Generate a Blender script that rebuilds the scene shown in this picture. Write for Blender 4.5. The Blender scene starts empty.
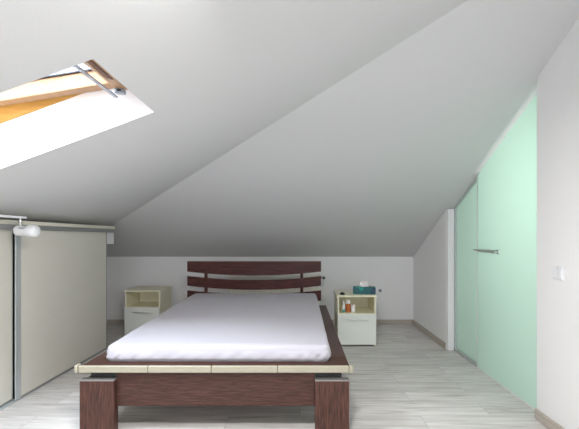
import bpy, bmesh, math, random
from mathutils import Vector, Matrix
random.seed(4)
S = bpy.context.scene
C = S.collection
PI = math.pi

# ------------------------------------------------------------------ materials
def mat(name, color, rough=0.5, metal=0.0, bump=0.0, bump_scale=40.0, var=0.0, var_scale=3.0, spec=0.5, stretch=(1, 1, 1)):
    m = bpy.data.materials.new(name); m.use_nodes = True
    nt = m.node_tree; N = nt.nodes; L = nt.links
    b = N['Principled BSDF']
    b.inputs['Base Color'].default_value = (*color, 1)
    b.inputs['Roughness'].default_value = rough
    b.inputs['Metallic'].default_value = metal
    b.inputs['Specular IOR Level'].default_value = spec
    if bump or var:
        tc = N.new('ShaderNodeTexCoord'); mp = N.new('ShaderNodeMapping')
        mp.inputs['Scale'].default_value = stretch
        L.new(tc.outputs['Object'], mp.inputs['Vector'])
    if var:
        n = N.new('ShaderNodeTexNoise'); n.inputs['Scale'].default_value = var_scale
        n.inputs['Detail'].default_value = 5
        L.new(mp.outputs[0], n.inputs['Vector'])
        r = N.new('ShaderNodeValToRGB')
        r.color_ramp.elements[0].position = 0.3; r.color_ramp.elements[1].position = 0.7
        r.color_ramp.elements[0].color = (*[c * (1 - var) for c in color], 1)
        r.color_ramp.elements[1].color = (*[min(1, c * (1 + var)) for c in color], 1)
        L.new(n.outputs['Fac'], r.inputs['Fac']); L.new(r.outputs['Color'], b.inputs['Base Color'])
    if bump:
        n2 = N.new('ShaderNodeTexNoise'); n2.inputs['Scale'].default_value = bump_scale
        n2.inputs['Detail'].default_value = 4
        L.new(mp.outputs[0], n2.inputs['Vector'])
        bp = N.new('ShaderNodeBump'); bp.inputs['Strength'].default_value = bump; bp.inputs['Distance'].default_value = 0.01
        L.new(n2.outputs['Fac'], bp.inputs['Height']); L.new(bp.outputs[0], b.inputs['Normal'])
    return m

M = {}
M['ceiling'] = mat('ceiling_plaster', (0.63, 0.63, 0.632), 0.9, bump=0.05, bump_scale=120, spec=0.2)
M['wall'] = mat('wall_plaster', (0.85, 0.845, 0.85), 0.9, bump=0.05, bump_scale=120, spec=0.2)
M['reveal'] = mat('reveal_paint', (0.9, 0.9, 0.92), 0.8, bump=0.03, bump_scale=90, spec=0.2)
M['white'] = mat('white_lacquer', (0.80, 0.81, 0.80), 0.4, var=0.02)
M['trim'] = mat('white_trim', (0.80, 0.80, 0.81), 0.45, var=0.02)
M['cream'] = mat('cream_edge', (0.31, 0.285, 0.215), 0.45, var=0.08, var_scale=30, stretch=(1, 8, 8))
M['cream_board'] = mat('cream_board', (0.74, 0.71, 0.60), 0.45, var=0.02)
M['night'] = mat('nightstand_cream', (0.82, 0.78, 0.60), 0.45, var=0.02)
M['night_front'] = mat('nightstand_front', (0.78, 0.80, 0.75), 0.3, var=0.015)
M['door'] = mat('wardrobe_door', (0.70, 0.675, 0.60), 0.5, var=0.02)
M['alu'] = mat('brushed_aluminium', (0.50, 0.54, 0.54), 0.4, 0.25, bump=0.05, bump_scale=80, stretch=(10, 10, 1))
M['alu_dark'] = mat('grey_rail', (0.30, 0.31, 0.30), 0.5, 0.3, var=0.03)
M['chrome'] = mat('chrome', (0.72, 0.72, 0.72), 0.3, 1.0, var=0.02)
M['dark'] = mat('dark_gap', (0.02, 0.02, 0.022), 0.7, var=0.1)
M['rad'] = mat('radiator_white', (0.88, 0.86, 0.78), 0.4, var=0.01)
M['steel'] = mat('steel_edge', (0.30, 0.28, 0.27), 0.4, 0.6, var=0.03)
M['plastic'] = mat('white_plastic', (0.82, 0.83, 0.85), 0.35, var=0.01)
M['greyplastic'] = mat('grey_plastic', (0.30, 0.29, 0.28), 0.45, var=0.03)
M['base'] = mat('baseboard_oak', (0.47, 0.42, 0.37), 0.5, var=0.12, var_scale=12, stretch=(1, 1, 6))
M['tissue'] = mat('tissue_paper', (0.82, 0.74, 0.74), 0.9, bump=0.2, bump_scale=30)
M['orange'] = mat('amber_glassy', (0.50, 0.13, 0.03), 0.3, var=0.15, var_scale=60)
M['teal'] = mat('teal_plastic', (0.02, 0.33, 0.30), 0.4, var=0.1, var_scale=40)
M['silver'] = mat('silver_frame', (0.26, 0.28, 0.31), 0.4, 0.4, var=0.02)

def wood(name, c1, c2, rough, scale, stretch, detail=8, bump=0.15, coat=0.0):
    m = bpy.data.materials.new(name); m.use_nodes = True
    nt = m.node_tree; N = nt.nodes; L = nt.links; b = N['Principled BSDF']
    tc = N.new('ShaderNodeTexCoord'); mp = N.new('ShaderNodeMapping'); mp.inputs['Scale'].default_value = stretch
    L.new(tc.outputs['Object'], mp.inputs['Vector'])
    n = N.new('ShaderNodeTexNoise'); n.inputs['Scale'].default_value = scale; n.inputs['Detail'].default_value = detail
    n.inputs['Roughness'].default_value = 0.65; n.inputs['Distortion'].default_value = 0.4
    L.new(mp.outputs[0], n.inputs['Vector'])
    r = N.new('ShaderNodeValToRGB'); r.color_ramp.elements[0].position = 0.32; r.color_ramp.elements[1].position = 0.68
    r.color_ramp.elements[0].color = (*c1, 1); r.color_ramp.elements[1].color = (*c2, 1)
    L.new(n.outputs['Fac'], r.inputs['Fac']); L.new(r.outputs['Color'], b.inputs['Base Color'])
    b.inputs['Roughness'].default_value = rough
    b.inputs['Coat Weight'].default_value = coat; b.inputs['Specular IOR Level'].default_value = 0.22
    bp = N.new('ShaderNodeBump'); bp.inputs['Strength'].default_value = bump; bp.inputs['Distance'].default_value = 0.002
    L.new(n.outputs['Fac'], bp.inputs['Height']); L.new(bp.outputs[0], b.inputs['Normal'])
    return m
M['wenge_x'] = wood('wenge_grain_across', (0.024, 0.010, 0.007), (0.088, 0.040, 0.030), 0.42, 9, (1, 14, 14))
M['wenge_y'] = wood('wenge_grain_along', (0.040, 0.022, 0.018), (0.115, 0.065, 0.055), 0.38, 9, (14, 1, 14))
M['wenge_z'] = wood('wenge_grain_upright', (0.022, 0.010, 0.008), (0.105, 0.046, 0.033), 0.42, 10, (14, 14, 1))
M['red_wenge'] = wood('reddish_wenge', (0.028, 0.007, 0.006), (0.100, 0.030, 0.023), 0.35, 7, (1, 12, 12))
M['pine'] = wood('pine_varnish', (0.40, 0.21, 0.045), (0.55, 0.32, 0.085), 0.45, 6, (1, 12, 12), bump=0.05)
M['pine_pale'] = wood('pine_pale', (0.32, 0.19, 0.10), (0.42, 0.265, 0.16), 0.45, 6, (12, 1, 12), bump=0.05)

def floor_mat():
    m = bpy.data.materials.new('ash_laminate'); m.use_nodes = True
    nt = m.node_tree; N = nt.nodes; L = nt.links; b = N['Principled BSDF']
    tc = N.new('ShaderNodeTexCoord')
    br = N.new('ShaderNodeTexBrick')
    br.inputs['Scale'].default_value = 1.0
    br.inputs['Brick Width'].default_value = 1.29; br.inputs['Row Height'].default_value = 0.192
    br.inputs['Mortar Size'].default_value = 0.0018; br.inputs['Mortar Smooth'].default_value = 0.2
    br.inputs['Bias'].default_value = 0.0
    br.inputs['Color1'].default_value = (0.0, 0.0, 0.0, 1); br.inputs['Color2'].default_value = (1, 1, 1, 1)
    br.inputs['Mortar'].default_value = (0.5, 0.5, 0.5, 1)
    br.offset = 0.37; br.offset_frequency = 2
    L.new(tc.outputs['Object'], br.inputs['Vector'])
    # per plank offset of the grain
    add = N.new('ShaderNodeVectorMath'); add.operation = 'MULTIPLY_ADD'
    L.new(br.outputs['Color'], add.inputs[0]); add.inputs[1].default_value = (7.0, 3.0, 5.0)
    L.new(tc.outputs['Object'], add.inputs[2])
    mp = N.new('ShaderNodeMapping'); mp.inputs['Scale'].default_value = (0.8, 11.0, 1.0)
    L.new(add.outputs[0], mp.inputs['Vector'])
    n = N.new('ShaderNodeTexNoise'); n.inputs['Scale'].default_value = 2.8; n.inputs['Detail'].default_value = 9
    n.inputs['Roughness'].default_value = 0.62; n.inputs['Distortion'].default_value = 0.8
    L.new(mp.outputs[0], n.inputs['Vector'])
    r = N.new('ShaderNodeValToRGB')
    e = r.color_ramp.elements
    e[0].position = 0.33; e[0].color = (0.44, 0.405, 0.37, 1)
    e[1].position = 0.62; e[1].color = (0.72, 0.70, 0.68, 1)
    k = e.new(0.47); k.color = (0.61, 0.585, 0.56, 1)
    L.new(n.outputs['Fac'], r.inputs['Fac'])
    tint = N.new('ShaderNodeMix'); tint.data_type = 'RGBA'; tint.blend_type = 'MULTIPLY'; tint.inputs['Factor'].default_value = 1
    r2 = N.new('ShaderNodeValToRGB')
    r2.color_ramp.elements[0].color = (0.90, 0.90, 0.90, 1); r2.color_ramp.elements[1].color = (1.06, 1.06, 1.07, 1)
    L.new(br.outputs['Color'], r2.inputs['Fac'])
    L.new(r.outputs['Color'], tint.inputs['A']); L.new(r2.outputs['Color'], tint.inputs['B'])
    mx = N.new('ShaderNodeMix'); mx.data_type = 'RGBA'
    L.new(br.outputs['Fac'], mx.inputs['Factor']); L.new(tint.outputs['Result'], mx.inputs['A'])
    mx.inputs['B'].default_value = (0.40, 0.385, 0.37, 1)
    L.new(mx.outputs['Result'], b.inputs['Base Color'])
    b.inputs['Roughness'].default_value = 0.38
    bp = N.new('ShaderNodeBump'); bp.inputs['Strength'].default_value = 0.1; bp.inputs['Distance'].default_value = 0.002
    L.new(n.outputs['Fac'], bp.inputs['Height']); L.new(bp.outputs[0], b.inputs['Normal'])
    return m
M['floor'] = floor_mat()

def sheet_mat():
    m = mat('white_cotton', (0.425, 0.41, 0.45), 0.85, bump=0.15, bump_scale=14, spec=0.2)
    m.node_tree.nodes['Principled BSDF'].inputs['Sheen Weight'].default_value = 0.15
    return m
M['sheet'] = sheet_mat()

def glass_mat():
    m = bpy.data.materials.new('frosted_green_glass'); m.use_nodes = True
    nt = m.node_tree; N = nt.nodes; L = nt.links
    N.remove(N['Principled BSDF']); out = N['Material Output']
    tr = N.new('ShaderNodeBsdfTranslucent'); tr.inputs['Color'].default_value = (0.81, 0.96, 0.885, 1)
    df = N.new('ShaderNodeBsdfDiffuse'); df.inputs['Color'].default_value = (0.72, 0.84, 0.79, 1)
    gl = N.new('ShaderNodeBsdfGlossy'); gl.inputs['Roughness'].default_value = 0.22; gl.inputs['Color'].default_value = (0.9, 1, 0.95, 1)
    nz = N.new('ShaderNodeTexNoise'); nz.inputs['Scale'].default_value = 1.4
    mr = N.new('ShaderNodeMapRange'); mr.inputs['To Min'].default_value = 0.60; mr.inputs['To Max'].default_value = 0.68
    L.new(nz.outputs['Fac'], mr.inputs['Value'])
    a = N.new('ShaderNodeMixShader'); L.new(mr.outputs[0], a.inputs['Fac'])
    L.new(df.outputs[0], a.inputs[1]); L.new(tr.outputs[0], a.inputs[2])
    fr = N.new('ShaderNodeFresnel'); fr.inputs['IOR'].default_value = 1.35
    c = N.new('ShaderNodeMixShader'); L.new(fr.outputs[0], c.inputs['Fac'])
    L.new(a.outputs[0], c.inputs[1]); L.new(gl.outputs[0], c.inputs[2])
    L.new(c.outputs[0], out.inputs['Surface'])
    return m
M['frost'] = glass_mat()

def pane_mat():
    m = bpy.data.materials.new('clear_pane'); m.use_nodes = True
    nt = m.node_tree; N = nt.nodes; L = nt.links
    N.remove(N['Principled BSDF']); out = N['Material Output']
    t = N.new('ShaderNodeBsdfTransparent'); t.inputs['Color'].default_value = (0.93, 0.96, 1.0, 1)
    g = N.new('ShaderNodeBsdfGlossy'); g.inputs['Roughness'].default_value = 0.02
    f = N.new('ShaderNodeFresnel'); f.inputs['IOR'].default_value = 1.45
    x = N.new('ShaderNodeMixShader'); L.new(f.outputs[0], x.inputs['Fac']); L.new(t.outputs[0], x.inputs[1]); L.new(g.outputs[0], x.inputs[2])
    L.new(x.outputs[0], out.inputs['Surface'])
    return m
M['pane'] = pane_mat()

def tissue_box_mat():
    m = bpy.data.materials.new('teal_pattern'); m.use_nodes = True
    nt = m.node_tree; N = nt.nodes; L = nt.links; b = N['Principled BSDF']
    tc = N.new('ShaderNodeTexCoord'); v = N.new('ShaderNodeTexVoronoi'); v.inputs['Scale'].default_value = 9
    L.new(tc.outputs['Object'], v.inputs['Vector'])
    r = N.new('ShaderNodeValToRGB'); r.color_ramp.interpolation = 'CONSTANT'
    e = r.color_ramp.elements; e[0].color = (0.004, 0.05, 0.10, 1); e[1].position = 0.3; e[1].color = (0.0, 0.10, 0.11, 1)
    k = e.new(0.55); k.color = (0.0, 0.30, 0.26, 1)
    L.new(v.outputs['Color'], r.inputs['Fac']); L.new(r.outputs['Color'], b.inputs['Base Color'])
    b.inputs['Roughness'].default_value = 0.4
    return m
M['tealbox'] = tissue_box_mat()

# ------------------------------------------------------------------ mesh helpers
class MB:
    def __init__(s): s.bm = bmesh.new()
    def box(s, x0, x1, y0, y1, z0, z1, rot=None, at=None):
        r = bmesh.ops.create_cube(s.bm, size=1)['verts']
        for v in r:
            v.co = Vector(((x0 + x1) / 2 + v.co.x * (x1 - x0), (y0 + y1) / 2 + v.co.y * (y1 - y0), (z0 + z1) / 2 + v.co.z * (z1 - z0)))
            if rot is not None: v.co = at + rot @ (v.co - at)
        return s
    def prism(s, pts, vec):
        a = [s.bm.verts.new(Vector(p)) for p in pts]; b = [s.bm.verts.new(Vector(p) + Vector(vec)) for p in pts]
        n = len(a)
        s.bm.faces.new(a[::-1]); s.bm.faces.new(b)
        for i in range(n): s.bm.faces.new((a[i], a[(i + 1) % n], b[(i + 1) % n], b[i]))
        return s
    def poly(s, pts):
        s.bm.faces.new([s.bm.verts.new(Vector(p)) for p in pts]); return s
    def lathe(s, prof, origin, axis, seg=24):
        axis = Vector(axis).normalized(); q = Vector((0, 0, 1)).rotation_difference(axis); o = Vector(origin)
        rings = []
        for r, h in prof:
            if r < 1e-6: rings.append([s.bm.verts.new(o + q @ Vector((0, 0, h)))])
            else: rings.append([s.bm.verts.new(o + q @ Vector((r * math.cos(2 * PI * k / seg), r * math.sin(2 * PI * k / seg), h))) for k in range(seg)])
        for A, B in zip(rings, rings[1:]):
            for k in range(seg):
                k2 = (k + 1) % seg
                if len(A) == 1 and len(B) > 1: s.bm.faces.new((A[0], B[k2], B[k]))
                elif len(B) == 1 and len(A) > 1: s.bm.faces.new((A[k], A[k2], B[0]))
                elif len(A) > 1: s.bm.faces.new((A[k], A[k2], B[k2], B[k]))
        for R_, f in ((rings[0], -1), (rings[-1], 1)):
            if len(R_) > 1: s.bm.faces.new(R_ if f > 0 else R_[::-1])
        return s
    def tube(s, pts, r, seg=10, squash=1.0):
        pts = [Vector(p) for p in pts]; rings = []
        for i, p in enumerate(pts):
            d = (pts[min(i + 1, len(pts) - 1)] - pts[max(i - 1, 0)]).normalized()
            up = Vector((0, 0, 1)) if abs(d.z) < 0.9 else Vector((0, 1, 0))
            u = d.cross(up).normalized(); w = u.cross(d)
            rr = r[i] if isinstance(r, (list, tuple)) else r
            rings.append([s.bm.verts.new(p + u * rr * math.cos(2 * PI * k / seg) + w * rr * squash * math.sin(2 * PI * k / seg)) for k in range(seg)])
        for A, B in zip(rings, rings[1:]):
            for k in range(seg): s.bm.faces.new((A[k], A[(k + 1) % seg], B[(k + 1) % seg], B[k]))
        s.bm.faces.new(rings[0][::-1]); s.bm.faces.new(rings[-1]); return s
    def build(s, name, m, parent=None, bevel=0.0, smooth=False, seg=2, normals=True):
        if normals: bmesh.ops.recalc_face_normals(s.bm, faces=s.bm.faces[:])
        me = bpy.data.meshes.new(name); s.bm.to_mesh(me); s.bm.free()
        me.materials.append(m)
        for p in me.polygons: p.use_smooth = smooth
        o = bpy.data.objects.new(name, me); C.objects.link(o)
        if bevel:
            b = o.modifiers.new('bevel', 'BEVEL'); b.width = bevel; b.segments = seg; b.limit_method = 'ANGLE'; b.angle_limit = 0.7
        if parent is not None:
            o.parent = parent
            o.matrix_parent_inverse = parent_matrix(parent).inverted()
        return o
def parent_matrix(o):
    # meshes are written in world metres, so only the empties carry a transform
    return o.matrix_basis.copy() if o.type == 'EMPTY' else Matrix.Identity(4)
def thing(name, label, cat, loc=(0, 0, 0), group=None):
    o = bpy.data.objects.new(name, None); C.objects.link(o); o.location = loc
    o.empty_display_size = 0.1
    o['label'] = label; o['category'] = cat
    if group: o['group'] = group
    return o
def tag(o, label, cat, group=None):
    o['label'] = label; o['category'] = cat
    if group: o['group'] = group
    return o
def struct(o, label=None, cat=None):
    o['kind'] = 'structure'
    if label: o['label'] = label
    if cat: o['category'] = cat
    return o
# meshes below are written in world metres; children sit under things placed at their base
def build_under(mb, name, m, parent, **k):
    return mb.build(name, m, parent, **k)

# ------------------------------------------------------------------ room data
BACK = 5.14; RX = 1.575; GX = 1.64; LX = -2.75; NY = -3.6
A0, A1 = 2.155, 0.368              # left slope  z = A0 + A1 x
B0, B1 = 3.484, 0.495              # back slope  z = B0 - B1 y
def zl(x): return A0 + A1 * x
def zb(y): return B0 - B1 * y
def hip_y(x): return (B0 - A0 - A1 * x) / B1
def zc(x, y): return min(zl(x), zb(y))
EX = 3.0                            # the bathroom's far side

# floor
f = MB().box(LX - .1, EX + .1, NY - .1, BACK + .1, -0.1, 0).build('floor', M['floor'])
struct(f, 'pale grey washed laminate plank floor', 'floor')

# ceiling, left slope with the skylight opening
SX0, SX1, SY0, SY1 = -1.76, -0.775, 1.385, 1.97
def L3(x, y): return (x, y, zl(x))
mb = MB()
mb.poly([L3(LX - .1, NY), L3(SX0, NY), L3(SX0, SY0), L3(SX0, SY1), L3(SX0, hip_y(SX0)), L3(LX - .1, hip_y(LX - .1))])
RY0, RY1 = -3.1, -1.7                # a second roof window, added out of view behind the viewer for light
mb.poly([L3(SX0, NY), L3(SX1, NY), L3(SX1, RY0), L3(SX0, RY0)])
mb.poly([L3(SX0, RY1), L3(SX1, RY1), L3(SX1, SY0), L3(SX0, SY0)])
mb.poly([L3(SX0, SY1), L3(SX1, SY1), L3(SX1, hip_y(SX1)), L3(SX0, hip_y(SX0))])
mb.poly([L3(SX1, NY), L3(EX, NY), L3(EX, hip_y(EX)), L3(SX1, hip_y(SX1)), L3(SX1, SY1), L3(SX1, SY0)])
def B3(x, y): return (x, y, zb(y))
mb.poly([B3(LX - .1, hip_y(LX - .1)), B3(SX0, hip_y(SX0)), B3(SX1, hip_y(SX1)), B3(EX, hip_y(EX)), B3(EX, BACK + .1), B3(LX - .1, BACK + .1)])
bmesh.ops.remove_doubles(mb.bm, verts=mb.bm.verts[:], dist=1e-5)
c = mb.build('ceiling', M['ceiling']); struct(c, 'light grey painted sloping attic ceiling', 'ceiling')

# reveal of the skylight
ang = math.atan(A1); nrm = Vector((-math.sin(ang), 0, math.cos(ang)))
def P(x, y, off): return Vector((x, y, zl(x))) + nrm * off
RO = 0.225
mb = MB()
for (xa, ya, xb, yb) in ((SX0, SY1, SX1, SY1), (SX0, SY0, SX1, SY0), (SX0, SY0, SX0, SY1), (SX1, SY0, SX1, SY1)):
    d = Vector((0, 0, 0))
    if ya == yb: d = Vector((0, 0.03 if ya == SY1 else -0.03, 0))
    else: d = Vector((math.cos(ang), 0, math.sin(ang))) * (0.03 if xa == SX1 else -0.03)
    mb.prism([P(xa, ya, 0.001), P(xb, yb, 0.001), P(xb, yb, RO), P(xa, ya, RO)], d)
r = mb.build('trim_1', M['reveal']); struct(r, 'bright white plastered reveal of the roof window', 'window reveal')

# walls
def wall_prism(name, pts, vec, m=M['wall'], label=None):
    return struct(MB().prism(pts, vec).build(name, m), label, 'wall')
wall_prism('wall_back', [(LX - .1, BACK, 0), (EX + .1, BACK, 0), (EX + .1, BACK, zb(BACK)), (LX - .1, BACK, zb(BACK))], (0, .1, 0), label='low grey knee wall behind the bed')
hy = hip_y(LX)
wall_prism('wall_left', [(LX, NY, 0), (LX, BACK, 0), (LX, BACK, zb(BACK)), (LX, hy, zl(LX)), (LX, NY, zl(LX))], (-.1, 0, 0), label='low knee wall behind the wardrobe')
YN, YF = 2.462, 3.985
def rt(y, x=RX): return min(zl(x), zb(y))
h1 = hip_y(RX)
mb = MB()
VY0, VY1, VZ0, VZ1 = -2.3, -0.5, 0.75, 2.1  # opening for an unseen side window, added for its light
mb.prism([(RX, VY1, 0), (RX, YN, 0), (RX, YN, zb(YN)), (RX, h1, zl(RX)), (RX, VY1, zl(RX))], (.15, 0, 0))
mb.prism([(RX, NY, 0), (RX, VY0, 0), (RX, VY0, zl(RX)), (RX, NY, zl(RX))], (.15, 0, 0))
mb.prism([(RX, VY0, 0), (RX, VY1, 0), (RX, VY1, VZ0), (RX, VY0, VZ0)], (.15, 0, 0))
mb.prism([(RX, VY0, VZ1), (RX, VY1, VZ1), (RX, VY1, zl(RX)), (RX, VY0, zl(RX))], (.15, 0, 0))
mb.prism([(RX, YF, 0), (RX, BACK, 0), (RX, BACK, zb(BACK)), (RX, YF, zb(YF))], (.15, 0, 0))
struct(mb.build('wall_right', M['wall']), 'light grey right wall with the glass opening', 'wall')
# near wall behind the viewer, with a wide window opening added for light
WX0, WX1, WZ0, WZ1 = -1.0, 1.5, 0.10, 1.75
mb = MB()
mb.prism([(LX, NY, 0), (WX0, NY, 0), (WX0, NY, zl(WX0)), (LX, NY, zl(LX))], (0, -.1, 0))
mb.prism([(WX1, NY, 0), (EX, NY, 0), (EX, NY, zl(EX)), (WX1, NY, zl(WX1))], (0, -.1, 0))
mb.prism([(WX0, NY, 0), (WX1, NY, 0), (WX1, NY, WZ0), (WX0, NY, WZ0)], (0, -.1, 0))
mb.prism([(WX0, NY, WZ1), (WX1, NY, WZ1), (WX1, NY, zl(WX1)), (WX0, NY, zl(WX0))], (0, -.1, 0))
struct(mb.build('wall_front', M['wall']), None, 'wall')
fr = MB()
for a_ in (WX0, 0 - .03, WX1 - .06): fr.box(a_, a_ + .06, NY - .08, NY - .02, WZ0, WZ1)
fr.box(WX0, WX1, NY - .08, NY - .02, WZ0, WZ0 + .06); fr.box(WX0, WX1, NY - .08, NY - .02, WZ1 - .06, WZ1)
w3 = struct(fr.build('added_window_rear', M['trim']), None, 'window')  # unseen rear window, added to let more light in
MB().box(WX0 + .05, WX1 - .05, NY - .055, NY - .045, WZ0 + .05, WZ1 - .05).build('pane', M['pane'], w3)
fr = MB()
for a_ in (VY0, (VY0 + VY1) / 2 - .03, VY1 - .06): fr.box(RX + .06, RX + .12, a_, a_ + .06, VZ0, VZ1)
fr.box(RX + .06, RX + .12, VY0, VY1, VZ0, VZ0 + .06); fr.box(RX + .06, RX + .12, VY0, VY1, VZ1 - .06, VZ1)
w5 = struct(fr.build('added_window_side', M['trim']), None, 'window')  # unseen side window, added to light the left slope and wardrobe
MB().box(RX + .085, RX + .095, VY0 + .05, VY1 - .05, VZ0 + .05, VZ1 - .05).build('pane', M['pane'], w5)
# bathroom shell behind the glass
mb = MB()
mb.prism([(EX, 1.6, 0), (EX, BACK, 0), (EX, BACK, zb(BACK)), (EX, hip_y(EX) if hip_y(EX) > 1.6 else 1.6, zc(EX, 1.6)), (EX, 1.6, zc(EX, 1.6))][:3] + [(EX, 1.6, zb(1.6))], (.1, 0, 0))
mb.prism([(RX + .15, 1.6, 0), (EX, 1.6, 0), (EX, 1.6, zb(1.6)), (RX + .15, 1.6, zb(1.6))], (0, -.1, 0))
struct(mb.build('wall_bathroom', M['reveal']), None, 'wall')

# baseboards
BH = 0.068; BT = 0.016
def bb(name, x0, x1, y0, y1):
    struct(MB().box(x0, x1, y0, y1, 0.0, BH).build(name, M['base'], bevel=.004), 'beige oak baseboard', 'baseboard')
bb('baseboard_back', LX, RX - BT, BACK - BT, BACK - .0005)
bb('baseboard_right', RX - BT, RX - .0005, YF, BACK - .0005)
bb('baseboard_near', RX - BT, RX - .0005, NY, YN)

# ------------------------------------------------------------------ glass front to the bathroom
def zg(y): return zb(y) - 0.006
Y0, Y1, Y2 = YN + .002, 3.41, 3.95
# fixed narrow pane with its frame
mb = MB(); gx = GX + .02
mb.prism([(gx, Y1 - .02, .03), (gx, Y2 - .02, .03), (gx, Y2 - .02, zb(Y2) - .012), (gx, Y1 - .02, zb(Y1) - .012)], (.01, 0, 0))
w2 = struct(mb.build('window_2', M['frost']), 'narrow frosted green glass pane left of the glass door, in a dark frame', 'glass pane')
mb = MB()
mb.box(GX + .002, GX + .045, Y2 - .03, Y2 - .008, 0, zb(Y2) - .006)
mb.box(GX + .002, GX + .045, Y1 - .03, Y2 - .008, 0.0, .03)
mb.prism([(GX + .002, Y2 - .008, zb(Y2) - .005), (GX + .002, Y2 - .008, zb(Y2) - .024), (GX + .002, Y1 - .02, zb(Y1) - .024), (GX + .002, Y1 - .02, zb(Y1) - .005)], (.043, 0, 0))
mb.build('window_frame', M['alu'], w2)
# head strip that follows the roof, and the white jamb
mb = MB()
mb.box(RX + .004, GX + .05, YF - .036, YF - .0005, 0, zb(YF) - .003)
struct(mb.build('trim_2', M['wall']), 'white jamb at the far end of the glass', 'trim')
# glass door
mb = MB()
mb.prism([(GX - .005, Y0, .012), (GX - .005, Y1, .012), (GX - .005, Y1, zb(Y1) - .015), (GX - .005, Y0, zb(Y0) - .015)], (.01, 0, 0))
d1 = struct(mb.build('door_1', M['frost'], bevel=.001), 'wide frosted mint green glass door with a sloping top and steel handle', 'glass door')
mb = MB()
mb.box(GX - .012, GX - .0055, Y1 - .38, Y1 - .05, 1.072, 1.100)
mb.lathe([(.020, 0), (.020, .010), (.010, .012), (.010, .04)], (GX - .0055, Y1 - .36, 1.084), (-1, 0, 0), 16)
mb.tube([(GX - .035, Y1 - .005, 1.090), (GX - .045, Y1 - .06, 1.088), (GX - .05, Y1 - .20, 1.086), (GX - .05, Y1 - .36, 1.084), (GX - .045, Y1 - .385, 1.083)], .011, 10)
mb.tube([(GX - .008, Y1 - .05, 1.087), (GX - .042, Y1 - .05, 1.087)], .008, 10)
h = mb.build('door_handle', M['chrome'], d1, smooth=False, bevel=.001); h['label'] = 'brushed steel lever handle'
MB().box(GX - .008, GX + .008, Y0, Y1 + .004, 0.0, .011).build('bottom_seal', M['trim'], d1)
MB().box(GX - .009, GX + .010, Y1, Y1 + .007, .012, zb(Y1) - .02).build('edge_strip', M['trim'], d1)

# ------------------------------------------------------------------ roof window
w1 = bpy.data.objects.new('window_1', None); C.objects.link(w1); w1.location = (-1.2, 1.68, 2.0)
struct(w1, 'tilting pine framed roof window in the left slope', 'roof window')
mb = MB()
FW = .05
o0, o1 = RO, RO + .095
def ring(mb, x0, x1, y0, y1, w, fn, a, b):
    for (xa, xb, ya, yb) in ((x0, x1, y1 - w, y1), (x0, x1, y0, y0 + w), (x0, x0 + w, y0 + w, y1 - w), (x1 - w, x1, y0 + w, y1 - w)):
        pa = [fn(xa, ya, a), fn(xb, ya, a), fn(xb, ya, b), fn(xa, ya, b)]
        mb.prism(pa, (0, yb - ya, 0))
mb.bm.free(); mb.bm = bmesh.new()
ring(mb, SX0 - .045, SX1 + .045, RY0 - .045, RY1 + .045, .05, P, .005, RO + .05)
w4 = struct(mb.build('added_roof_window', M['reveal']), None, 'roof window')  # unseen second roof window, added as a light source
mb = MB(); mb.prism([P(SX0, RY0, RO), P(SX1, RY0, RO), P(SX1, RY0, RO + .01), P(SX0, RY0, RO + .01)], (0, RY1 - RY0, 0)); mb.build('pane', M['pane'], w4)
mb = MB()
ring(mb, SX0 - .045, SX1 + .045, SY0 - .045, SY1 + .045, .05, P, o0, o1)
mb.build('window_frame', M['pine'], w1, bevel=.003)
# sash, tilted open about its middle
def Q(x, y, off): 
    a2 = math.atan(.163); n2 = Vector((-math.sin(a2), 0, math.cos(a2)))
    return Vector((x, y, 2.1504 + .163 * x)) + n2 * off
sx0, sx1, sy0, sy1 = SX0 + .03, SX1 - .02, SY0 + .012, SY1 - .016
mb = MB()
mb.prism([Q(sx0, sy1 - .06, 0), Q(sx1, sy1 - .06, 0), Q(sx1, sy1 - .06, .08), Q(sx0, sy1 - .06, .08)], (0, .06, 0))
mb.prism([Q(sx0, sy0, 0), Q(sx1, sy0, 0), Q(sx1, sy0, .08), Q(sx0, sy0, .08)], (0, .06, 0))
mb.prism([Q(sx0, sy0 + .06, 0), Q(sx0 + .07, sy0 + .06, 0), Q(sx0 + .07, sy0 + .06, .08), Q(sx0, sy0 + .06, .08)], (0, sy1 - sy0 - .12, 0))
mb.prism([Q(sx1 - .07, sy0 + .06, 0), Q(sx1, sy0 + .06, 0), Q(sx1, sy0 + .06, .08), Q(sx1 - .07, sy0 + .06, .08)], (0, sy1 - sy0 - .12, 0))
sash = mb.build('sash', M['pine_pale'], w1, bevel=.004)
mb = MB()
ring(mb, sx0 + .0, sx1 - .0, sy0, sy1, .066, Q, .0805, .087)
mb.build('gasket', M['dark'], sash)
mb = MB(); ring(mb, sx0, sx1, sy0, sy1, .050, Q, .0875, .115); mb.build('cladding', M['silver'], sash)
mb = MB(); mb.prism([Q(sx0 + .04, sy0 + .04, .088), Q(sx1 - .04, sy0 + .04, .088), Q(sx1 - .04, sy0 + .04, .10), Q(sx0 + .04, sy0 + .04, .10)], (0, sy1 - sy0 - .08, 0))
mb.build('pane', M['pane'], sash)
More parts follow.
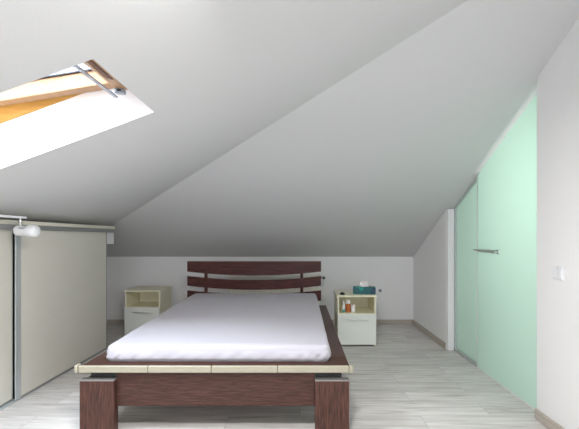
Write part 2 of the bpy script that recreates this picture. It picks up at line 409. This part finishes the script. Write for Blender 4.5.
# ventilation bar
mb = MB(); mb.box(-.945, -.85, SY0 + .03, 1.905, 1.962, 1.998)
vb = mb.build('ventilation_bar', M['pine_pale'], w1, bevel=.004)
MB().box(-.908, -.894, 1.46, 1.77, 1.958, 1.9615).build('slot', mat('slot_brown', (.10, .03, .012), .6, var=.1), vb)
MB().box(-.922, -.918, 1.46, 1.77, 1.958, 1.9615).build('slot', mat('slot_shade', (.30, .17, .10), .6, var=.1), vb)
mb = MB(); mb.box(-.968, -.948, SY0 + .03, 1.93, 1.930, 1.938)
mb.build('flap_rail', M['silver'], w1, bevel=.002)
mb = MB(); mb.box(-.940, -.895, 1.87, 1.905, 1.935, 1.960)
lt = mb.build('latch', M['silver'], w1, bevel=.004)
MB().box(-.925, -.905, 1.865, 1.8695, 1.942, 1.952).build('latch_slot', M['dark'], lt)

# ------------------------------------------------------------------ wardrobe
DX = -2.08
WY0, WY1 = 1.45, 3.98
wr = thing('wardrobe', 'low cream sliding-door wardrobe along the left knee wall under the roof slope', 'wardrobe', (-2.35, 2.7, 0))
DZ = 1.29
def side(y, name):
    return MB().prism([(DX - .06, y, .0), (LX + .002, y, .0), (LX + .002, y, zl(LX) - .004), (DX - .06, y, 1.29)], (0, .02, 0)).build(name, M['cream_board'], wr)
side(WY0, 'side_panel'); side(WY1 - .02, 'side_panel')
MB().box(LX + .01, DX - .07, WY0 + .021, WY1 - .021, 0.0, .06).build('bottom_panel', M['cream_board'], wr)
MB().box(DX - .095, DX + .03, WY0 - .02, WY1 + .115, 1.298, 1.328).build('top_board', M['cream_board'], wr, bevel=.003)
MB().box(DX - .058, DX + .022, WY0 - .02, WY1 + .115, 1.262, 1.2975).build('top_rail', M['alu_dark'], wr, bevel=.002)
MB().box(DX - .058, DX - .001, WY0, WY1, 0.0, .006).build('floor_track', M['alu'], wr)
def wdoor(x, y0, y1, stile_w):
    d = MB().box(x - .018, x, y0, y1, .022, 1.262).build('door', M['door'], wr, bevel=.001)
    MB().box(x - .022, x + .005, y0, y0 + stile_w, .012, 1.262).build('door_stile', M['alu'], d, bevel=.004)
    MB().box(x - .022, x + .003, y1 - .012, y1, .012, 1.262).build('door_stile', M['alu_dark'], d, bevel=.002)
    MB().box(x - .019, x + .0006, y0 + stile_w, y1 - .012, .007, .0215).build('bottom_strip', M['alu_dark'], d)
    return d
wdoor(DX, 2.70, WY1, .055)
wdoor(DX - .03, WY0 + .01, 2.775, .04)
MB().box(DX - .058, DX - .012, WY1 + .0005, WY1 + .18, 1.135, 1.2615).build('end_block', M['trim'], wr, bevel=.002)

# ------------------------------------------------------------------ spotlight bar above the wardrobe
bx, bz = -1.965, 1.345
sp = thing('spotlight_bar', 'white ceiling spotlight bar with lamp heads hanging in front of the wardrobe top', 'spotlight', (bx, 2.3, zl(bx)))
MB().box(bx - .014, bx + .014, 1.9, 2.645, bz - .008, bz + .008).build('bar', M['plastic'], sp, bevel=.004)
MB().lathe([(.035, 0), (.035, .012), (.006, .016), (.006, zl(bx) - bz - .004)], (bx, 2.28, zl(bx) - .001), (0, 0, -1), 20).build('mount', M['plastic'], sp)
def head(y, dx):
    MB().lathe([(.006, 0), (.006, .012), (.013, .014), (.013, .028), (.007, .032), (.007, .05)], (bx, y, bz - .008), (0, 0, -1), 14).build('swivel_joint', M['chrome'], sp, smooth=False)
    hd = MB().lathe([(0, 0), (.026, .002), (.034, .012), (.036, .03), (.036, .09), (.041, .098), (.042, .13), (.040, .150), (.030, .162), (0, .164)], (bx - .035 * dx, y, bz - .092), (dx, -.05, -.03), 28).build('lamp_head', M['plastic'], sp, smooth=True)
    MB().box(bx + .02 * dx if dx > 0 else bx - .075, bx + .075 if dx > 0 else bx - .02, y - .0385, y - .0355, bz - .082, bz - .076).build('marking', M['greyplastic'], hd)
head(2.6, 1); head(2.24, 1)

# ------------------------------------------------------------------ bed
BX0, BX1, BY0, BY1 = -1.340, 0.302, 2.275, 4.31
bed = thing('bed', 'dark wenge platform bed with curved slatted headboard and cream front edge', 'bed', (-.52, 3.3, 0))
ZT = .418
# deck boards round the mattress
MB().box(BX0, BX1, BY0, BY0 + .16, ZT - .042, ZT).build('deck_board', M['wenge_x'], bed, bevel=.002)
MB().box(BX0, BX0 + .18, BY0 + .1605, BY1, ZT - .042, ZT).build('deck_board', M['wenge_y'], bed, bevel=.002)
MB().box(BX1 - .18, BX1, BY0 + .1605, BY1, ZT - .042, ZT).build('deck_board', M['wenge_y'], bed, bevel=.002)
for k in range(12):
    y = BY0 + .22 + k * .155
    MB().box(BX0 + .181, BX1 - .181, y, y + .09, ZT - .035, ZT - .005).build('slat', M['pine_pale'], bed, bevel=.003)
# cream segmented front edge
xs = [BX0 - .012, -.928, -.541, -.137, BX1 - .002]
for a_, b_ in zip(xs, xs[1:]):
    MB().box(a_ + .0008, b_ - .0008, BY0 - .022, BY0 - .0005, ZT - .041, ZT + .001).build('front_edging', M['cream'], bed, bevel=.006, seg=3)
for s_, x in ((-1, BX0 - .0135), (1, BX1 - .0005)):
    MB().box(min(x, x + s_ * .024), max(x, x + s_ * .024), BY0 - .026, BY0 + .022, ZT - .043, ZT + .006).build('edging_cap', M['cream'], bed, bevel=.010, seg=3)
# rails under the deck
MB().box(BX0 + .211, BX1 - .2105, BY0 + .003, BY0 + .028, .165, ZT - .0425).build('front_rail', M['wenge_x'], bed, bevel=.002)
MB().box(BX0 + .30, BX1 - .30, BY1 - .06, BY1 - .035, .180, ZT - .0425).build('rear_rail', M['wenge_x'], bed, bevel=.002)
for x in (BX0 + .10, BX1 - .125):
    MB().box(x, x + .025, BY0 + .24, BY1 - .24, .180, ZT - .0425).build('side_rail', M['wenge_y'], bed, bevel=.002)
# feet: wide dark block, steel top plate, recessed spacer
for x0, yy in ((BX0 + .002, BY0 - .03), (BX1 - .210, BY0 - .03), (BX0 + .002, BY1 - .19), (BX1 - .210, BY1 - .19)):
    lg = MB().box(x0, x0 + .207, yy, yy + .05, 0, .330).box(x0 + .01, x0 + .16, yy + .0505, yy + .12, 0, .330).build('leg', M['wenge_z'], bed, bevel=.002)
    MB().box(x0 - .001, x0 + .208, yy - .001, yy + .051, .3302, .3365).build('top_plate', M['steel'], lg, bevel=.001)
    MB().box(x0 + .2072, x0 + .2105, yy + .001, yy + .049, 0, .3300).build('edge_plate', M['steel'] if x0 > -.5 else M['wenge_z'], lg)
    cx = .045 if x0 < -.5 else .0
    MB().box(x0 + cx, x0 + .165 + cx, yy + .045, yy + .15, .337, ZT - .0425).build('spacer', M['dark'], lg)
# headboard
def curved_slat(z_top_end, z_top_mid, z_bot_end, z_bot_mid, y0=4.315, n=24, name='headboard_slat', x0=-1.316, x1=.246):
    mb = MB(); top = []; bot = []
    for i in range(n + 1):
        t = i / n; u = 1 - (2 * t - 1) ** 2
        x = x0 + (x1 - x0) * t
        top.append((x, z_top_end + (z_top_mid - z_top_end) * u)); bot.append((x, z_bot_end + (z_bot_mid - z_bot_end) * u))
    for i in range(n):
        (xa, ta), (xb, tb) = top[i], top[i + 1]; (_, ba), (_, bb_) = bot[i], bot[i + 1]
        mb.prism([(xa, y0, ba), (xb, y0, bb_), (xb, y0, tb), (xa, y0, ta)], (0, .024, 0))
    bmesh.ops.remove_doubles(mb.bm, verts=mb.bm.verts[:], dist=1e-5)
    inner = [f_ for f_ in mb.bm.faces if abs(f_.normal.x) > .9 and x0 + .01 < f_.calc_center_median().x < x1 - .01]
    bmesh.ops.delete(mb.bm, geom=inner, context='FACES')
    return mb.build(name, M['red_wenge'], bed)
curved_slat(.928, .928, .808, .762)
curved_slat(.756, .708, .644, .596)
curved_slat(.588, .545, .470, .430)
for x in (-1.122, .003):
    MB().box(x, x + .034, 4.3395, 4.365, .02, .90).build('headboard_post', M['red_wenge'], bed, bevel=.002)

# mattress under its fitted sheet
mat_ = thing('mattress', 'bare mattress under a wrinkled white fitted sheet on the dark bed', 'mattress', (-.51, 3.3, ZT))
MB().box(-1.185, .163, 2.355, 4.275, ZT + .002, ZT + .075).build('mattress_core', M['plastic'], mat_, bevel=.02)
def sheet():
    bm = bmesh.new()
    x0, x1, y0, y1 = -1.228, .190, 2.330, 4.300
    cx, cy = (x0 + x1) / 2, (y0 + y1) / 2
    RC = .042; N = 420
    rnd = random.Random(3); ph = [rnd.uniform(0, 6.28) for _ in range(8)]
    # rounded-rectangle outline, evenly walked
    segs = []
    hx, hy_ = (x1 - x0) / 2 - RC, (y1 - y0) / 2 - RC
    corners = [(1, 1, 0), (-1, 1, PI / 2), (-1, -1, PI), (1, -1, 1.5 * PI)]
    pts = []
    for k, (sx_, sy_, a0) in enumerate(corners):
        for q in range(13):
            a_ = a0 + PI / 2 * q / 12
            pts.append(Vector((cx + sx_ * hx + RC * math.cos(a_), cy + sy_ * hy_ + RC * math.sin(a_), 0)))
    L_ = [0]
    for p, q in zip(pts, pts[1:] + pts[:1]): L_.append(L_[-1] + (q - p).length)
    tot = L_[-1]; out = []
    for i in range(N):
        t = tot * i / N; k = max(j for j in range(len(pts)) if L_[j] <= t)
        p, q = pts[k], pts[(k + 1) % len(pts)]
        u = (t - L_[k]) / max(1e-9, L_[k + 1] - L_[k])
        out.append((p.lerp(q, u), t))
    def zt(y): return .522 + .040 * min(1, max(0, (y - y0) / 1.6))
    R_ = .032
    rings = []
    # (kind, value): top rings by scale, rim by angle, side by depth
    for k in range(1, 46): rings.append(('top', (k / 45) ** .8))
    for k in range(1, 8): rings.append(('rim', k / 7 * PI / 2))
    for k in range(1, 11): rings.append(('side', k / 10))
    c0 = bm.verts.new((cx, cy, zt(cy))); prev = None
    for kind, v in rings:
        ring = []
        for i, (p, t) in enumerate(out):
            nx_, ny_ = (p - out[i - 1][0]).y, -(p - out[i - 1][0]).x
            nn = Vector((out[(i + 1) % N][0] - out[i - 1][0])); nn = Vector((nn.y, -nn.x, 0)).normalized()
            z_ = zt(p.y)
            inner = p - nn * R_
            dc = min(abs(p.x - x0), abs(p.x - x1)) + min(abs(p.y - y0), abs(p.y - y1))
            g = math.exp(-(dc / .17) ** 2)
            if kind == 'top':
                w_ = Vector((cx, cy, 0)).lerp(inner, v)
                z = zt(w_.y) + .0016 * math.sin(w_.x * 5 + w_.y * 3 + ph[2]) + .0010 * math.sin(w_.x * 3 - w_.y * 11 + ph[3]) + .0012 * g * v ** 8 * math.sin(t * 90)
                ring.append(bm.verts.new((w_.x, w_.y, z)))
            elif kind == 'rim':
                w_ = inner + nn * R_ * math.sin(v)
                ring.append(bm.verts.new((w_.x, w_.y, z_ - R_ * (1 - math.cos(v)))))
            else:
                bottom = ZT + .0008
                z = z_ - R_ + (bottom - z_ + R_) * v
                f_ = math.sin(PI * min(1, v * .95)) ** .8
                w = (.0028 * math.sin(t * 29 + ph[0] + 2 * math.sin(t * 9)) + .0018 * math.sin(t * 61 + ph[1] + 5 * v)) * f_
                w += .0075 * g * math.sin(t * 120 + 7 * v) * f_
                w += .006 * f_ - .010 * max(0, v - .7) / .3
                # creases that run diagonally into the right front corner
                d = Vector((p.x - (x1 - .04), p.y - y0, 0)).length
                w += .005 * math.exp(-(d / .16) ** 2) * math.sin(60 * (d + .5 * v * .1)) * f_
                w_ = p + nn * w
                ring.append(bm.verts.new((w_.x, w_.y, z)))
        if prev is None:
            for i in range(N): bm.faces.new((c0, ring[i], ring[(i + 1) % N]))
        else:
            for i in range(N): bm.faces.new((prev[i], ring[i], ring[(i + 1) % N], prev[(i + 1) % N]))
        prev = ring
    mb = MB(); mb.bm.free(); mb.bm = bm
    return mb.build('fitted_sheet', M['sheet'], mat_, smooth=True)
sheet()

# ------------------------------------------------------------------ nightstands
def nightstand(x0, yf, label):
    W, D, H = .428, .40, .564
    t = thing('nightstand', label, 'nightstand', (x0 + W / 2, yf + D / 2, 0), 'nightstands beside the bed')
    x1 = x0 + W; yb = yf + D
    MB().box(x0 - .010, x1 + .010, yf - .014, yb, H - .019, H).build('top_panel', M['night'], t, bevel=.002)
    MB().box(x0, x0 + .018, yf, yb, 0.0, H - .0195).build('side_panel', M['night'], t, bevel=.001)
    MB().box(x1 - .018, x1, yf, yb, 0.0, H - .0195).build('side_panel', M['night'], t, bevel=.001)
    MB().box(x0 + .0185, x1 - .0185, yb - .012, yb, .06, H - .0195).build('back_panel', M['night'], t)
    MB().box(x0 + .0185, x1 - .0185, yf + .002, yb - .0125, .345, .362).build('shelf', M['night'], t, bevel=.001)
    MB().box(x0 + .0185, x1 - .0185, yf + .03, yf + .045, 0.0, .05).build('plinth', M['dark'], t)
    d = MB().box(x0 + .002, x1 - .002, yf - .018, yf - .0005, .018, .357).build('drawer_front', M['night_front'], t, bevel=.002)
    hx0, hx1 = x0 + .10, x0 + .335
    pts = []; n = 12
    for i in range(n + 1):
        u = i / n
        pts.append((hx0 + (hx1 - hx0) * u, yf - .024 - .016 * math.sin(PI * u), .300 - .012 * u + .004 * math.sin(PI * u)))
    MB().tube(pts, [.004 + .004 * math.sin(PI * i / n) for i in range(n + 1)], 10, .9).build('handle', M['chrome'], d, smooth=True)
    return t
nightstand(-2.130, 4.50, 'cream nightstand with an empty open niche between the wardrobe and the bed')
nightstand(.417, 4.11, 'cream nightstand right of the bed holding toiletries and a teal tissue box')

# things on and in the right nightstand
H = .5645
tb = thing('tissue_box', 'teal patterned tissue box with a pale tissue sticking out, on the right nightstand', 'tissue box', (.735, 4.22, H))
rotm = Matrix.Rotation(math.radians(-6), 3, 'Z'); at = Vector((.735, 4.24, H))
MB().box(.735 - .125, .735 + .125, 4.18, 4.30, H, H + .078, rotm, at).build('carton', M['tealbox'], tb, bevel=.004)
bm = bmesh.new(); bmesh.ops.create_icosphere(bm, subdivisions=4, radius=1)
for v in bm.verts:
    n_ = .16 * math.sin(7 * v.co.x + 3 * v.co.z) * math.cos(5 * v.co.y + 6 * v.co.z) + .10 * math.sin(13 * v.co.x + 9 * v.co.y)
    v.co = Vector((v.co.x * (.056) * (1 + n_), v.co.y * .028 * (1 + n_), max(-.2, v.co.z) * .055 * (1 + n_ * .8)))
    v.co += Vector((.735, 4.24, H + .090))
mb = MB(); mb.bm.free(); mb.bm = bm; mb.build('tissue', M['tissue'], tb, smooth=True)

# small dark object on top, left front
tag(MB().lathe([(.0, 0), (.026, 0), (.029, .006), (.026, .016), (.014, .024), (0, .026)], (.475, 4.16, H), (0, 0, 1), 20).build('trinket', M['dark'], None, smooth=True),
    'small round dark brown trinket at the left front of the right nightstand top', 'trinket')
HS = .3625
def bottle(name, x, y, prof, m, label, cat, axis=(0, 0, 1)):
    return tag(MB().lathe(prof, (x, y, HS), axis, 20).build(name, m, None, smooth=False, bevel=.001), label, cat)
t = thing('cream_tube', 'slim white tube with a teal cap standing leftmost in the right nightstand niche', 'tube', (.495, 4.19, HS))
MB().lathe([(.012, .0), (.014, .004), (.014, .022), (.013, .026)], (.495, 4.19, HS), (0, 0, 1), 18).build('cap', M['teal'], t)
MB().lathe([(.016, .0262), (.0165, .05), (.011, .10), (.003, .128), (0, .129)], (.495, 4.19, HS), (0, 0, 1), 18).build('tube_body', M['plastic'], t, smooth=True)
t = thing('pill_bottle', 'amber orange bottle with a white cap in the middle of the nightstand niche', 'bottle', (.545, 4.20, HS))
MB().lathe([(.0, .0), (.027, .0), (.028, .004), (.028, .078), (.020, .09), (.020, .094)], (.545, 4.20, HS), (0, 0, 1), 20).build('bottle_body', M['orange'], t, smooth=False)
MB().lathe([(.025, .0942), (.026, .098), (.026, .134), (.022, .139), (0, .140)], (.545, 4.20, HS), (0, 0, 1), 20).build('cap', M['plastic'], t)
t = thing('cream_jar', 'short white jar with a rounded lid right of the amber bottle', 'jar', (.602, 4.19, HS))
MB().lathe([(0, 0), (.022, 0), (.024, .004), (.024, .055), (.022, .058)], (.602, 4.19, HS), (0, 0, 1), 20).build('jar_body', M['plastic'], t)
MB().lathe([(.025, .0582), (.025, .076), (.018, .086), (0, .09)], (.602, 4.19, HS), (0, 0, 1), 20).build('lid', M['tissue'], t)

# ------------------------------------------------------------------ radiator on the back wall
RX0, RX1, RZ0, RZ1 = -.96, .275, .12, .70
ra = thing('radiator', 'white ribbed panel radiator on the back wall behind the headboard', 'radiator', (-.34, 5.08, RZ0))
mb = MB()
mb.box(RX0, RX1, 5.052, 5.06, RZ0, RZ1 - .05).box(RX0, RX1, 5.028, 5.0515, RZ1 - .05, RZ1).box(RX0, RX1, 5.028, 5.0515, RZ0, RZ0 + .028)
panel = mb.build('front_panel', M['rad'], ra, bevel=.004)
mb = MB()
n = 40
for k in range(n):
    x = RX0 + .02 + (RX1 - RX0 - .04) * k / (n - 1)
    mb.box(x - .009, x + .009, 5.028, 5.0518, RZ0 + .03, RZ1 - .052)
mb.build('ribs', M['rad'], ra, bevel=.004)
MB().box(RX0, RX1, 5.0605, 5.10, RZ1 - .02, RZ1 + .004).build('top_grille', M['rad'], ra)
MB().box(RX0 + .01, RX1 - .01, 5.085, 5.098, RZ0, RZ1 - .021).build('back_panel', M['rad'], ra)
for x in (RX0 + .2, RX1 - .22): MB().box(x, x + .03, 5.0985, 5.1395, RZ0 + .1, RZ1 - .1).build('bracket', M['rad'], ra)
for x in (-.36, -.31): MB().tube([(x, 5.075, .0), (x, 5.075, RZ0 + .003)], .009, 8).build('pipe', M['plastic'], ra)
v = MB().lathe([(.010, 0), (.010, .035), (.016, .036), (.016, .06), (.010, .062)], (RX1, 5.075, .655), (1, 0, 0), 16).build('valve_body', M['greyplastic'], ra)
MB().lathe([(.015, .0), (.017, .01), (.017, .03), (.010, .034), (0, .035)], (RX1 + .05, 5.058, .655), (0, -1, 0), 16).build('valve_cap', M['dark'], v)
MB().tube([(RX1 + .05, 5.075, .64), (RX1 + .05, 5.075, .60), (RX1 + .045, 5.10, .56), (RX1 + .045, 5.130, .55)], .007, 8).build('pipe', M['plastic'], ra)

# socket on the back wall and switch on the right wall
so = thing('wall_socket', 'square white power socket low on the back wall right of the nightstand', 'socket', (1.11, BACK, .47))
MB().box(1.07, 1.15, BACK - .012, BACK - .0005, .43, .51).build('frame', M['plastic'], so, bevel=.003)
MB().lathe([(.0, 0), (.023, 0), (.024, .002), (.021, .0022), (.020, .001)][::-1] if False else [(.0, 0), (.023, 0), (.023, .0025), (0, .0025)], (1.11, BACK - .0123, .47), (0, -1, 0), 20).build('insert', M['greyplastic'], so)
sw = thing('light_switch', 'white two-gang light switch on the right wall beside the glass door', 'switch', (RX, 2.25, .985))
MB().box(RX - .009, RX - .0005, 2.205, 2.295, .945, 1.027).build('frame', M['plastic'], sw, bevel=.003)
MB().box(RX - .016, RX - .0095, 2.253, 2.289, .952, 1.020).build('rocker', M['plastic'], sw, bevel=.0015)
MB().box(RX - .014, RX - .0095, 2.212, 2.248, .952, 1.020).build('rocker', M['plastic'], sw, bevel=.0015)

# ------------------------------------------------------------------ light
w = bpy.data.worlds.new('sky'); S.world = w; w.use_nodes = True
N = w.node_tree.nodes; L = w.node_tree.links
bg = N['Background']; bg.inputs['Color'].default_value = (0.88, 0.94, 1.0, 1); bg.inputs['Strength'].default_value = 1.6
def area(name, loc, rot, sx, sy, power, color=(1, 1, 1)):
    l = bpy.data.lights.new(name, 'AREA'); l.shape = 'RECTANGLE'; l.size = sx; l.size_y = sy; l.energy = power; l.color = color
    o = bpy.data.objects.new(name, l); C.objects.link(o); o.location = loc; o.rotation_euler = rot
    return o
# area lights at the added rear and side windows, put in to brighten
area('added_rear_light', (0, NY + .03, (WZ0 + WZ1) / 2), (PI / 2, 0, 0), WX1 - WX0, WZ1 - WZ0, 6, (1, .98, .96))
area('added_side_light', (RX + .03, (VY0 + VY1) / 2, (VZ0 + VZ1) / 2), (0, PI / 2, 0), VZ1 - VZ0, VY1 - VY0, 12, (1, .99, .97))  # fill through the added side window
# daylight through the roof window
o = area('roof_daylight', P((SX0 + SX1) / 2, (SY0 + SY1) / 2, .50), (math.radians(18), -ang, 0), 1.0, .6, 56, (.92, .96, 1))
area('added_roof_light', P((SX0 + SX1) / 2, (RY0 + RY1) / 2, .18), (math.radians(12), -ang, 0), .8, 1.0, 12, (.96, .98, 1))  # fill for the second roof window, which is added out of view
# unseen flat ceiling lamp, added to light the bed and floor
lx, ly = -.05, .90
lp = struct(MB().lathe([(0, 0), (.17, 0), (.17, .03), (.15, .04), (0, .04)], (lx, ly, zl(lx) - .075), (0, 0, 1), 32).build('added_lamp_disc', M['plastic']), None, 'added lamp')
l_ = area('added_ceiling_lamp', (lx, ly, zl(lx) - .08), (0, 0, 0), .3, .3, 26, (1, .985, .96)); l_.data.shape = 'DISK'
# unseen bathroom lamp, added to brighten the green glass from behind
area('added_bathroom_lamp', (2.6, 2.7, 1.7), (0, math.radians(50), 0), 1.0, 1.0, 14.5, (1, 1, .97))

# ------------------------------------------------------------------ camera
cam = bpy.data.cameras.new('camera'); co = bpy.data.objects.new('camera', cam); C.objects.link(co)
co.location = (0, 0, 1.2); co.rotation_euler = (PI / 2, 0, 0)
cam.sensor_width = 36; cam.sensor_fit = 'HORIZONTAL'; cam.lens = 36 * 370 / 579
cam.shift_x = -10.5 / 579; cam.shift_y = 23.5 / 579; cam.clip_start = .02
S.camera = co
S.view_settings.view_transform = 'Standard'; S.view_settings.look = 'None'
S.view_settings.gamma = 1; S.view_settings.exposure = 0.95; S.view_settings.use_curve_mapping = False
S.cycles.use_denoising = True; S.cycles.max_bounces = 10; S.cycles.diffuse_bounces = 8
